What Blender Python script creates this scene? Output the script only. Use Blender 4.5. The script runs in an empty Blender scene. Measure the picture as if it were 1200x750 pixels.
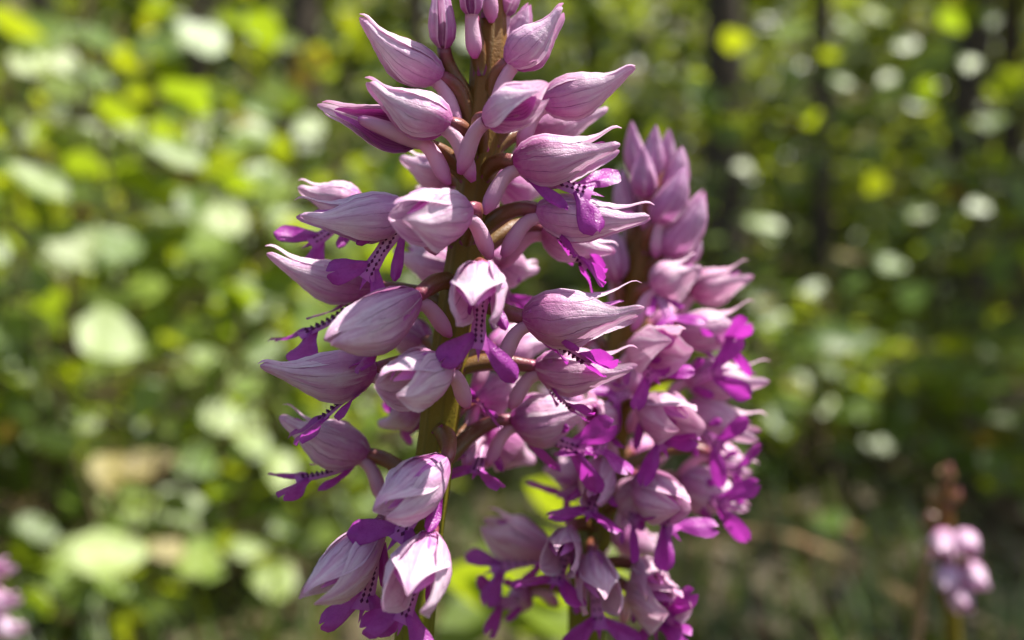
import bpy, math, random
from mathutils import Vector, Matrix, noise

# ------------------------------------------------------------------ camera, sky, sun, exposure
sc = bpy.context.scene
CAM_H = 0.32
LENS, SENSOR = 28.0, 36.0
K = (SENSOR / LENS / 2) / 600.0            # tangent per photo pixel (photo is 1200 x 750)
cd = bpy.data.cameras.new('camera'); cam = bpy.data.objects.new('camera', cd)
sc.collection.objects.link(cam); sc.camera = cam
cam.location = (0, 0, CAM_H); cam.rotation_euler = (math.radians(90), 0, 0)
cd.lens = LENS; cd.sensor_width = SENSOR; cd.clip_start = 0.005; cd.clip_end = 500
cd.dof.use_dof = True; cd.dof.focus_distance = 0.093; cd.dof.aperture_fstop = 9.6
cd.dof.aperture_blades = 0

SUN = Vector((0.40, 0.02, 0.90)).normalized()      # direction towards the sun
world = bpy.data.worlds.new('World'); sc.world = world; world.use_nodes = True
wn = world.node_tree.nodes; wl = world.node_tree.links
sky = wn.new('ShaderNodeTexSky'); sky.sky_type = 'NISHITA'; sky.sun_disc = False; sky.dust_density = 2.2; sky.ozone_density = 0.8
sky.sun_elevation = math.asin(SUN.z); sky.sun_rotation = math.atan2(SUN.x, SUN.y)
bg = wn['Background']; bg.inputs['Strength'].default_value = 0.085
wl.new(sky.outputs['Color'], bg.inputs['Color'])
sd = bpy.data.lights.new('sun', 'SUN'); sd.energy = 5.0; sd.angle = math.radians(0.53); sd.color = (1.0, 0.955, 0.88)
sun = bpy.data.objects.new('sun', sd); sc.collection.objects.link(sun)
sun.rotation_euler = SUN.to_track_quat('Z', 'Y').to_euler(); sun.location = (3, 1, 9)
sc.view_settings.view_transform = 'Standard'; sc.view_settings.look = 'None'
sc.view_settings.gamma = 1.0; sc.view_settings.exposure = 1.32
sc.cycles.use_denoising = True
sc.cycles.max_bounces = 8; sc.cycles.transmission_bounces = 6; sc.cycles.diffuse_bounces = 4
sc.cycles.sample_clamp_indirect = 6.0; sc.cycles.caustics_reflective = False; sc.cycles.caustics_refractive = False

COL = sc.collection
R = random.Random(11)

def P(px, py, Y):
    "photo pixel and distance in metres -> point"
    return Vector(((px - 600) * K * Y, Y, CAM_H - (py - 375) * K * Y))
def ray(px, py):
    return Vector(((px - 600) * K, 1.0, -(py - 375) * K)).normalized()
CAMP = Vector((0, 0, CAM_H))

# ------------------------------------------------------------------ mesh helpers
class MB:
    def __init__(s): s.v = []; s.f = []; s.uv = []; s.m = []
    def grid(s, fn, nu, nv, mat=0, close=False):
        b = len(s.v)
        for i in range(nu + 1):
            for j in range(nv + (0 if close else 1)):
                s.v.append(tuple(fn(i / nu, j / nv)))
        w = nv if close else nv + 1
        for i in range(nu):
            for j in range(nv):
                j2 = (j + 1) % w if close else j + 1
                s.f.append((b + i*w + j, b + i*w + j2, b + (i+1)*w + j2, b + (i+1)*w + j))
                s.uv.append(((i/nu, j/nv), (i/nu, (j+1)/nv), ((i+1)/nu, (j+1)/nv), ((i+1)/nu, j/nv)))
                s.m.append(mat)
    def face(s, pts, uvs=None, mat=0):
        b = len(s.v); s.v.extend(tuple(p) for p in pts)
        s.f.append(tuple(range(b, b + len(pts)))); s.uv.append(tuple(uvs or [(0, .5)] * len(pts))); s.m.append(mat)
    def tube(s, pts, rads, n=8, mat=0, rib=None, cap=True, twist=0.0):
        N = len(pts); T = []
        for i in range(N):
            a = pts[max(i-1, 0)]; b = pts[min(i+1, N-1)]; T.append((b - a).normalized())
        up = Vector((0, 1, 0)) if abs(T[0].y) < .9 else Vector((1, 0, 0))
        fr = []
        for i in range(N):
            x = (up - T[i] * up.dot(T[i])).normalized(); up = x; fr.append((x, T[i].cross(x)))
        def fn(u, v):
            i = min(int(round(u * (N - 1))), N - 1); a = v * 2 * math.pi
            k = 1.0 if rib is None else 1 + rib[1] * math.cos(rib[0] * a + twist * u)
            return pts[i] + (fr[i][0] * math.cos(a) + fr[i][1] * math.sin(a)) * rads[i] * k
        b = len(s.v)
        s.grid(fn, N - 1, n, mat, close=True)
        if cap:
            for (o, p, sg) in ((b, pts[0], 0), (b + (N-1)*n, pts[-1], 1)):
                c = len(s.v); s.v.append(tuple(p))
                for j in range(n):
                    s.f.append((c, o + j, o + (j+1) % n)); s.uv.append(((sg, .5),) * 3); s.m.append(mat)
    def mesh(s, name, mats, smooth=True):
        me = bpy.data.meshes.new(name); me.from_pydata(s.v, [], s.f)
        uvl = me.uv_layers.new(name='UVMap'); flat = []
        for q in s.uv:
            for c in q: flat.extend(c)
        uvl.data.foreach_set('uv', flat)
        for m in mats: me.materials.append(m)
        me.polygons.foreach_set('material_index', s.m)
        if smooth: me.polygons.foreach_set('use_smooth', [True] * len(s.f))
        me.update(); return me
    def build(s, name, mats, parent=None, smooth=True, kind=None):
        o = bpy.data.objects.new(name, s.mesh(name, mats, smooth)); COL.objects.link(o)
        if parent: o.parent = parent; 
        if kind: o['kind'] = kind
        return o
def child(o, parent):
    "parent an object whose mesh is in world coordinates"
    o.parent = parent; o.matrix_parent_inverse = Matrix.Translation(-wloc(parent))
_W = {}
def wloc(o):
    return _W.get(o.name, Vector((0, 0, 0)))
def empty(name, loc, label, cat, group=None):
    o = bpy.data.objects.new(name, None); COL.objects.link(o); o.location = loc; o.empty_display_size = .02
    _W[o.name] = Vector(loc); o['label'] = label; o['category'] = cat
    if group: o['group'] = group
    return o
def sm(a, b, x):
    t = min(max((x - a) / (b - a), 0), 1); return t * t * (3 - 2 * t)
def lerp_tab(tab, u):
    for (a, va), (b, vb) in zip(tab, tab[1:]):
        if u <= b:
            t = (u - a) / (b - a); t = t * t * (3 - 2 * t) * .5 + t * .5; return va + (vb - va) * t
    return tab[-1][1]
def bez(a, b, c, d, n):
    return [a*(1-t)**3 + b*3*t*(1-t)**2 + c*3*t*t*(1-t) + d*t**3 for t in [i/n for i in range(n+1)]]
def interp(pts, n):
    "Catmull-Rom through pts"
    out = []; N = len(pts)
    for i in range(N - 1):
        p0 = pts[max(i-1, 0)]; p1 = pts[i]; p2 = pts[i+1]; p3 = pts[min(i+2, N-1)]
        for k in range(n):
            t = k / n
            out.append(.5 * ((2*p1) + (p2-p0)*t + (2*p0-5*p1+4*p2-p3)*t*t + (3*p1-p0-3*p2+p3)*t**3))
    out.append(pts[-1].copy()); return out

# ------------------------------------------------------------------ materials
class NT:
    def __init__(s, name):
        s.m = bpy.data.materials.new(name); s.m.use_nodes = True; s.t = s.m.node_tree
        s.n = s.t.nodes; s.n.clear(); s.out = s.n.new('ShaderNodeOutputMaterial')
    def add(s, typ, **kw):
        n = s.n.new(typ)
        for k, v in kw.items():
            if k.startswith('_'): setattr(n, k[1:], v)
            else:
                i = n.inputs[int(k[1:])] if k[0] == 'i' and k[1:].isdigit() else n.inputs[k.replace('_', ' ')]
                s.set(i, v)
        return n
    def set(s, i, v):
        if hasattr(v, 'is_output') or isinstance(v, bpy.types.NodeSocket): s.t.links.new(v, i)
        else: i.default_value = v
    def math(s, op, a, b=0.0, c=0.0, clamp=False):
        n = s.n.new('ShaderNodeMath'); n.operation = op; n.use_clamp = clamp
        s.set(n.inputs[0], a); s.set(n.inputs[1], b); s.set(n.inputs[2], c); return n.outputs[0]
    def mix(s, f, a, b, typ='MIX'):
        n = s.n.new('ShaderNodeMix'); n.data_type = 'RGBA'; n.blend_type = typ
        s.set(n.inputs['Factor'], f); s.set(n.inputs[6], a); s.set(n.inputs[7], b); return n.outputs[2]
    def ramp(s, f, stops):
        n = s.n.new('ShaderNodeValToRGB'); e = n.color_ramp.elements
        while len(e) < len(stops): e.new(0.5)
        for el, (p, c) in zip(e, stops): el.position = p; el.color = (*c, 1)
        s.set(n.inputs[0], f); return n.outputs[0]
    def rng(s, v, a, b, c=0.0, d=1.0):
        n = s.n.new('ShaderNodeMapRange'); s.set(n.inputs[0], v)
        for i, x in enumerate((a, b, c, d)): n.inputs[i+1].default_value = x
        return n.outputs[0]
    def noise(s, scale, detail=3, rough=.55, vec=None, dist=0.0):
        n = s.n.new('ShaderNodeTexNoise'); n.inputs['Scale'].default_value = scale
        n.inputs['Detail'].default_value = detail; n.inputs['Roughness'].default_value = rough
        n.inputs['Distortion'].default_value = dist
        if vec is None: vec = s.add('ShaderNodeTexCoord').outputs['Object']
        s.t.links.new(vec, n.inputs['Vector']); return n.outputs[0]
    def uv(s):
        n = s.add('ShaderNodeSeparateXYZ', Vector=s.add('ShaderNodeTexCoord').outputs['UV']); return n.outputs[0], n.outputs[1]
    def rand(s): return s.add('ShaderNodeObjectInfo').outputs['Random']
    def leafy(s, col, tcol, trans, rough, spec=.5, bump=None, bstr=.3, bdist=.001):
        p = s.n.new('ShaderNodeBsdfPrincipled'); s.set(p.inputs['Base Color'], col)
        s.set(p.inputs['Roughness'], rough); s.set(p.inputs['Specular IOR Level'], spec)
        t = s.n.new('ShaderNodeBsdfTranslucent'); s.set(t.inputs['Color'], tcol)
        if bump is not None:
            b = s.n.new('ShaderNodeBump'); b.inputs['Strength'].default_value = bstr; b.inputs['Distance'].default_value = bdist
            s.t.links.new(bump, b.inputs['Height']); s.t.links.new(b.outputs[0], p.inputs['Normal'])
        x = s.n.new('ShaderNodeMixShader'); s.set(x.inputs[0], trans)
        s.t.links.new(p.outputs[0], x.inputs[1]); s.t.links.new(t.outputs[0], x.inputs[2])
        s.t.links.new(x.outputs[0], s.out.inputs['Surface']); return s.m
    def plain(s, col, rough, spec=.4, bump=None, bstr=.4, bdist=.002):
        p = s.n.new('ShaderNodeBsdfPrincipled'); s.set(p.inputs['Base Color'], col)
        s.set(p.inputs['Roughness'], rough); s.set(p.inputs['Specular IOR Level'], spec)
        if bump is not None:
            b = s.n.new('ShaderNodeBump'); b.inputs['Strength'].default_value = bstr; b.inputs['Distance'].default_value = bdist
            s.t.links.new(bump, b.inputs['Height']); s.t.links.new(b.outputs[0], p.inputs['Normal'])
        s.t.links.new(p.outputs[0], s.out.inputs['Surface']); return s.m
def c4(c): return (*c, 1)

def mat_sepal(name, pale, mid, base, vein, veinamt):
    t = NT(name); u, v = t.uv()
    n1 = t.noise(260, 3); n2 = t.noise(1500, 3); n3 = t.noise(5200, 2)
    d = t.math('ADD', t.math('SUBTRACT', v, .5), t.math('MULTIPLY', t.math('SUBTRACT', n1, .5), .16))
    # a few main veins and finer ones between
    w1 = t.math('ABSOLUTE', t.math('SINE', t.math('MULTIPLY', d, 15.0)))
    l1 = t.rng(w1, .0, .13, 1, 0)
    w2 = t.math('ABSOLUTE', t.math('SINE', t.math('MULTIPLY', t.math('ADD', d, .11), 27.0)))
    l2 = t.rng(w2, .0, .22, .32, 0)
    line = t.math('MAXIMUM', l1, l2)
    fade = t.math('MULTIPLY', t.rng(u, .02, .14), t.rng(u, .55, .97, 1, .15))
    line = t.math('MULTIPLY', t.math('MULTIPLY', line, fade), t.rng(n1, .36, .60, .25, 1))
    line = t.math('MULTIPLY', line, veinamt)
    un = t.math('ADD', u, t.math('MULTIPLY', t.math('SUBTRACT', n2, .5), .16))
    col = t.ramp(un, [(0.0, base), (.13, tuple((a*.65+b*.35) for a, b in zip(base, mid))), (.30, mid), (.60, pale), (.86, pale), (1.0, mid)])
    cmb = t.add('ShaderNodeCombineXYZ', X=t.math('MULTIPLY', u, 2.2), Y=t.math('MULTIPLY', v, 8.0), Z=t.math('MULTIPLY', t.rand(), 40.0)).outputs[0]
    stk = t.noise(1.0, 3, .6, cmb)
    col = t.mix(t.rng(stk, .42, .68, 0, .75), col, c4(tuple(a*.55+b*.45 for a, b in zip(mid, base))))
    col = t.mix(t.rng(stk, .42, .30, 0, .6), col, c4((.88, .76, .84)))
    edge = t.math('ABSOLUTE', t.math('SUBTRACT', v, .5))
    col = t.mix(t.rng(edge, .40, .5, 0, .55), col, c4((.86, .78, .84)))
    col = t.mix(line, col, c4(vein))
    col = t.mix(t.rng(n2, .35, .75, 0, .35), col, c4(mid))
    hs = t.add('ShaderNodeHueSaturation', Color=col)
    r = t.rand(); t.set(hs.inputs['Hue'], t.rng(r, 0, 1, .488, .508)); 
    r2 = t.math('FRACT', t.math('MULTIPLY', r, 7.31))
    t.set(hs.inputs['Saturation'], t.rng(r2, 0, 1, .85, 1.12)); t.set(hs.inputs['Value'], t.rng(r2, 0, 1, 1.03, .9))
    col = hs.outputs[0]
    tc = t.mix(.55, col, c4((.86, .40, .76)), 'MULTIPLY')
    tc2 = t.mix(.5, col, tc)
    bump = t.math('ADD', t.math('MULTIPLY', line, -.5), t.math('ADD', t.math('MULTIPLY', n3, .35), t.math('MULTIPLY', n2, .5)))
    return t.leafy(col, tc2, .33, t.rng(n3, .3, .7, .34, .52), .42, bump, .7, .00028)

M = {}
M['sepal'] = mat_sepal('sepal_lilac', (.85, .68, .79), (.68, .36, .56), (.50, .055, .38), (.27, .035, .21), 1.0)
M['sepal_warm'] = mat_sepal('sepal_rose', (.85, .64, .75), (.68, .33, .52), (.50, .055, .36), (.28, .035, .20), 1.0)
M['bud'] = mat_sepal('bud_mauve', (.62, .38, .58), (.58, .26, .50), (.42, .07, .30), (.33, .06, .27), .6)

def mat_petal():
    t = NT('petal_magenta'); u, v = t.uv(); n1 = t.noise(300, 3)
    d = t.math('ADD', v, t.math('MULTIPLY', n1, .1))
    w = t.math('ABSOLUTE', t.math('SINE', t.math('MULTIPLY', d, 22.0)))
    col = t.mix(t.rng(w, 0, .5, 1, 0), c4((.66, .25, .60)), c4((.36, .02, .33)))
    return t.leafy(col, c4((.6, .08, .5)), .35, .4, .4)
M['petal'] = mat_petal()

def mat_lobe():
    t = NT('lip_magenta'); u, v = t.uv(); n1 = t.noise(900, 3); n2 = t.noise(4200, 2)
    e = t.math('ABSOLUTE', t.math('SUBTRACT', v, .5))
    col = t.mix(t.rng(n1, .3, .7), c4((.26, .018, .25)), c4((.38, .055, .36)))
    col = t.mix(t.rng(n2, .56, .7, 0, .6), col, c4((.2, .006, .17)))
    col = t.mix(t.rng(e, .44, .49, 0, .85), col, c4((.14, .004, .12)))
    return t.leafy(col, c4((.62, .05, .58)), .36, t.rng(n2, .3, .7, .28, .5), .5, n2, .5, .0002)
M['lobe'] = mat_lobe()
def mat_strip():
    t = NT('lip_pale'); u, v = t.uv(); n1 = t.noise(900, 3)
    e = t.math('ABSOLUTE', t.math('SUBTRACT', v, .5))
    col = t.mix(t.rng(u, .1, 1.0), c4((.72, .50, .66)), c4((.52, .11, .47)))
    col = t.mix(t.rng(e, .22, .5, 0, .8), col, c4((.42, .04, .37)))
    return t.leafy(col, c4((.6, .2, .5)), .3, .45, .4, n1, .4, .0002)
M['strip'] = mat_strip()
M['tuft'] = NT('tuft_dark_purple').plain(c4((.10, .004, .075)), .55, .3)

def mat_ovary():
    t = NT('ovary_brown'); u, v = t.uv(); n1 = t.noise(420, 3); n2 = t.noise(3000, 2)
    col = t.ramp(t.math('ADD', u, t.math('MULTIPLY', t.math('SUBTRACT', n1, .5), .35)),
                 [(0, (.13, .09, .016)), (.35, (.14, .06, .018)), (.75, (.15, .036, .026)), (1, (.26, .035, .12))])
    r = t.rand(); col = t.mix(t.rng(r, 0, 1, 0, .4), col, c4((.17, .095, .016)))
    return t.plain(col, t.rng(n2, .3, .7, .3, .5), .5, n2, .35, .0002)
M['ovary'] = mat_ovary()
def mat_spur():
    t = NT('spur_pink'); u, v = t.uv(); n1 = t.noise(500, 3); n2 = t.noise(4000, 2)
    col = t.ramp(t.math('ADD', u, t.math('MULTIPLY', t.math('SUBTRACT', n1, .5), .2)),
                 [(0, (.72, .44, .60)), (.5, (.74, .47, .62)), (.85, (.68, .30, .55)), (1, (.60, .14, .52))])
    return t.leafy(col, c4((.75, .35, .55)), .35, t.rng(n2, .3, .7, .36, .5), .4, n2, .4, .0002)
M['spur'] = mat_spur()
def mat_stem():
    t = NT('orchid_stem'); u, v = t.uv(); n1 = t.noise(90, 3); n2 = t.noise(2500, 3)
    tc = t.add('ShaderNodeTexCoord').outputs['Object']; z = t.add('ShaderNodeSeparateXYZ', Vector=tc).outputs[2]
    s = t.math('ABSOLUTE', t.math('SINE', t.math('MULTIPLY', t.math('ADD', v, t.math('MULTIPLY', n1, .05)), 28.0)))
    h = t.math('ADD', u, t.math('MULTIPLY', t.math('SUBTRACT', n1, .5), .25))
    col = t.ramp(h, [(0, (.10, .15, .025)), (.3, (.14, .135, .008)), (.5, (.165, .12, .008)), (.72, (.165, .092, .012)), (.95, (.165, .06, .025))])
    col = t.mix(t.rng(s, 0, .5, .35, 0), col, c4((.06, .055, .01)))
    return t.plain(col, t.rng(n2, .3, .7, .42, .6), .25, n2, .35, .0003)
M['stem'] = mat_stem()
M['bract'] = NT('bract_purple').leafy(c4((.25, .04, .15)), c4((.3, .05, .2)), .3, .45)

def mat_leaf(name, g1, g2, tr, rough, trans=.42):
    t = NT(name); u, v = t.uv(); r = t.rand(); n1 = t.noise(60, 3)
    col = t.mix(r, c4(g1), c4(g2))
    e = t.math('ABSOLUTE', t.math('SUBTRACT', v, .5))
    side = t.math('ABSOLUTE', t.math('SINE', t.math('MULTIPLY', t.math('SUBTRACT', u, e), 26.0)))
    rib = t.math('MAXIMUM', t.rng(e, 0, .03, .5, 0), t.rng(side, 0, .18, .3, 0))
    col = t.mix(rib, col, c4((.16, .22, .06)))
    col = t.mix(t.rng(n1, .35, .7, 0, .35), col, c4(tuple(.6 * x for x in g1)))
    r2 = t.math('FRACT', t.math('MULTIPLY', r, 5.7))
    tc = t.mix(r2, c4(tr), c4((tr[0]*1.3, tr[1]*1.05, tr[2]*.7)))
    return t.leafy(col, tc, trans, rough, .54, n1, .15, .002)
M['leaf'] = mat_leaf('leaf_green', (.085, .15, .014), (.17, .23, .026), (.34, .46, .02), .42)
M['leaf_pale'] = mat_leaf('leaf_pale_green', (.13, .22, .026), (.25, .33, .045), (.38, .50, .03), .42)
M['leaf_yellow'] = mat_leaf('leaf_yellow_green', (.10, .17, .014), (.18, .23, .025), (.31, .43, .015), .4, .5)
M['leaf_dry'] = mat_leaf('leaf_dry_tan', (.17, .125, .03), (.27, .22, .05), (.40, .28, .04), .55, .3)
M['litter'] = mat_leaf('litter_brown', (.05, .032, .015), (.13, .085, .035), (.14, .08, .03), .7, .15)
M['crown'] = mat_leaf('crown_leaf', (.06, .10, .014), (.13, .15, .03), (.30, .38, .03), .45, .4)
def mat_bark(name, a, b):
    t = NT(name); n1 = t.noise(9, 5, .65); n2 = t.noise(60, 3)
    col = t.mix(t.rng(n1, .3, .7), c4(a), c4(b)); col = t.mix(t.rng(n2, .55, .75, 0, .4), col, c4((.09, .10, .06)))
    return t.plain(col, .85, .2, n1, .8, .02)
M['bark'] = mat_bark('bark_dark', (.035, .026, .018), (.085, .065, .045))
M['twig'] = mat_bark('twig_brown', (.07, .045, .025), (.14, .10, .055))
M['dry'] = mat_bark('dry_stalk', (.20, .12, .06), (.34, .22, .11))
def mat_ground():
    t = NT('forest_floor'); n1 = t.noise(1.3, 4); n2 = t.noise(28, 5, .65); n3 = t.noise(140, 3)
    col = t.mix(t.rng(n2, .3, .7), c4((.045, .03, .016)), c4((.14, .095, .05)))
    col = t.mix(t.rng(n1, .48, .62, 0, .8), col, c4((.035, .07, .016)))
    col = t.mix(t.rng(n3, .6, .75, 0, .6), col, c4((.22, .16, .09)))
    return t.plain(col, .9, .2, n2, 1.0, .03)
M['ground'] = mat_ground()
M['grass'] = mat_leaf('grass_green', (.03, .07, .010), (.07, .10, .016), (.13, .20, .015), .45, .35)

# ------------------------------------------------------------------ ground
def gz(x, y):
    z = .035 * noise.noise(Vector((x*.9, y*.9, 3.1))) + .010 * noise.noise(Vector((x*4, y*4, 1.7)))
    d = math.hypot(x, y)
    z *= sm(.0, 1.2, d) * .8 + .2
    return z + 14.0 * sm(6, 34, y) + 3.0 * sm(9, 34, abs(x))
g = MB()
def gfn(u, v):
    def warp(t): t = t * 2 - 1; return math.copysign(abs(t) ** 3.2, t)
    x = warp(u) * 120; y = warp(v) * 120 + .9
    return (x, y, gz(x, y))
g.grid(gfn, 150, 150)
gr = g.build('ground', [M['ground']]); gr['kind'] = 'structure'

# ------------------------------------------------------------------ orchids
SEP_R = [(0, .16), (.04, .42), (.12, .72), (.24, .93), (.35, 1.0), (.48, .90), (.60, .68), (.71, .46), (.81, .31), (.90, .25), (.96, .18), (1.0, .05)]
CLOAK_R = [(0, .16), (.05, .40), (.14, .62), (.28, .84), (.42, .98), (.52, 1.0), (.63, .88), (.74, .66), (.84, .44), (.93, .24), (1.0, .04)]
BUD_R = [(0, .22), (.06, .60), (.18, .92), (.34, 1.0), (.52, .90), (.70, .66), (.84, .40), (.94, .18), (1.0, .03)]

def frame_from(B, T, roll):
    X = (T - B); L = X.length; X.normalize()
    up = Vector((0, 0, 1))
    if abs(X.z) > .93: up = Vector((0, -.5, .5)) if X.z > 0 else Vector((0, -1, .2))
    Z = (up - X * up.dot(X)).normalized(); Y = Z.cross(X)
    sg = 1 if X.x < 0 else -1
    a = math.radians(roll) * sg
    Y2 = Y * math.cos(a) + Z * math.sin(a); Z2 = -Y * math.sin(a) + Z * math.cos(a)
    return X, Y2, Z2, L

def on_ray(B, px, py, L, sgn):
    d = ray(px, py); w = B - CAMP; t0 = w.dot(d); h2 = (w - d * t0).length_squared
    if h2 >= L * L or sgn == 0: return CAMP + d * t0
    return CAMP + d * (t0 + sgn * math.sqrt(L * L - h2))

def make_flower(root, B, T, Rmm, roll, stem_pt, lip, bud, rnd, flare=0., matk='sepal', res=1, openh=72, cloak=False, budmat='bud', spread=None, spur=True, sag=.05):
    X, Y, Z, L = frame_from(B, T, roll); RR = Rmm * (.00090 if cloak else .00094)
    asp = rnd.uniform(.84, .96)
    o1, o2, o3 = rnd.uniform(0, 6), rnd.uniform(0, 6), rnd.uniform(0, 6)
    if spread is None: spread = rnd.uniform(.2, .6)
    tab = BUD_R if bud else CLOAK_R if cloak else SEP_R
    if bud: spread *= .2
    bend = rnd.uniform(-.05, .05)
    def axis(u):
        return B + X * (L * u) - Z * (L * sag * math.sin(math.pi * min(u * 1.08, 1))) + Z * L * .035 * sm(.7, 1, u) + Y * L * bend * u * u * (1 - u) * 2
    # ovary = the flower's core
    mb = MB()
    q = stem_pt; mid1 = q + (B - q) * .30 + Vector((0, 0, .0016)); mid2 = B - X * (B - q).length * .32 + Z * .0007
    pts = bez(q, mid1, mid2, B + X * L * .03, 12)
    ln = (B - q).length
    rads = [(.00078 + .00030 * math.sin(math.pi * (i / 12) ** .8)) for i in range(13)]
    mb.tube(pts, rads, 10 if res else 7, 0, rib=(6, .10), twist=5)
    fl = mb.build('flower', [M['ovary']]); child(fl, root); _W[fl.name] = wloc(root)
    # sepals
    nu, nv = (26, 14) if res else (16, 8)
    def shell(name, phi, half, k, mat, lmul=1.0, r_off=0.0, spr=1.0, su=.48):
        m = MB(); ph = math.radians(phi); hf = math.radians(half)
        seed = rnd.uniform(0, 50)
        pd = ph if name == 'petal' or abs(phi - 90) < 5 else ph + math.radians(-32 if phi < 90 else 32)
        cdir = Y * math.cos(pd) + Z * math.sin(pd)
        tipw = rnd.uniform(.7, 1.25); narrow = 0 if bud else .08 + min(spread, .7) * .45
        def fn(u, v):
            uu = u * lmul
            r = lerp_tab(tab, u) * RR * k
            w = (v - .5) * 2
            a = ph + hf * w * (1.0 + .08 * math.sin(5 * u + seed)) * (1 - narrow * sm(.45, .95, u))
            pleat = 1 + .010 * math.cos(24 * (v - .5) + 5 * noise.noise(Vector((u * 1.5, seed, v * 3))))  * sm(.05, .25, u)
            pleat += (.12 * noise.noise(Vector((u * 2.6 + seed, w * 1.5, o1))) + .035 * noise.noise(Vector((u * 5 + seed, w * 5, o2)))) * sm(0, .15, u) + .05 * math.exp(-(w * 7) ** 2) * sm(.1, .4, u)
            ed = abs(w) ** 6
            r2 = r * pleat * (1 + (.05 + flare * sm(.3, .8, u)) * ed)
            vert = 1.0 if math.sin(a) > 0 else 1.08
            p = axis(uu) + Y * (math.cos(a) * r2 * asp) + Z * (math.sin(a) * r2 * vert)
            # free tips drift apart
            p += cdir * (spread * spr * tipw * RR * sm(su, 1, u) * 1.25)
            p += (Y * noise.noise(Vector((u * 2.2, seed, 1.))) + Z * noise.noise(Vector((u * 2.2, seed, 7.)))) * RR * .10 * sm(.4, 1, u)
            return p
        m.grid(fn, nu, nv)
        o = m.build(name, [mat]); o.parent = fl; return o
    ms = M[budmat] if bud else M[matk]
    tip_l = rnd.uniform(.93, 1.0); tip_l2 = rnd.uniform(.93, 1.0)
    shell('sepal', 90, 60, .955, ms, 1.0, spr=.55)
    shell('sepal', -2 + (72 - openh) * .8, openh, 1.0, ms, tip_l)
    shell('sepal', 182 - (72 - openh) * .8, openh, 1.0, ms, tip_l2)
    if not bud:
        ph_ = 46 if openh < 60 else 34
        shell('petal', 90 - ph_ - 8, ph_, .86, M['petal'], .84, spr=.1)
        shell('petal', 90 + ph_ + 8, ph_, .86, M['petal'], .84, spr=.1)
    if openh < 60:                                       # lip still rolled up inside the opened hood
        m = MB(); m.tube([axis(t) - Z * RR * (.25 - .1 * t) for t in (0, .1, .2, .3, .4, .5, .58, .62)], [.0010, .0011, .0011, .0010, .0009, .0008, .0006, .0002], 9)
        o = m.build('lip', [M['spur']]); o.parent = fl
    # spur
    if spur:
        m = MB()
        bk = (-X * .80 + Vector((0, 0, -.62)) - Z * .15 + Y * rnd.uniform(-.15, .15)).normalized()
        sl = rnd.uniform(.0052, .0066) * (.8 if bud else 1)
        s0 = B + X * L * .05 - Z * RR * .30
        s3 = s0 + bk * sl + Vector((0, 0, -.0006))
        pts = bez(s0, s0 - X * sl * .40 - Z * .0003, s0 + bk * sl * .62, s3, 10)
        rr = [.00082, .00082, .00084, .00088, .00092, .00096, .00100, .00102, .00097, .00075, .00034]
        m.tube(pts, rr, 10 if res else 7)
        o = m.build('spur', [M['spur']]); o.parent = fl
    # bract
    m = MB(); bl = .0032; dirb = ((B - q).normalized() * .7 + Vector((0, 0, .6))).normalized()
    sd_ = dirb.cross(Vector((0, 0, 1)))
    sd_ = sd_.normalized() if sd_.length > .1 else Vector((1, 0, 0)); dn = sd_.cross(dirb)
    m.grid(lambda u, v: q + dn * -.0009 + dirb * bl * u + sd_ * (v - .5) * .0022 * (1 - u ** 1.5) + dn * .0012 * ((v - .5) ** 2 * 2), 5, 2)
    o = m.build('bract', [M['bract']]); o.parent = fl
    # lip
    if lip is not None:
        make_lip(fl, root, B + X * L * .07 - Z * RR * .40, X, Z, lip, rnd, res)
    return fl

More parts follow.
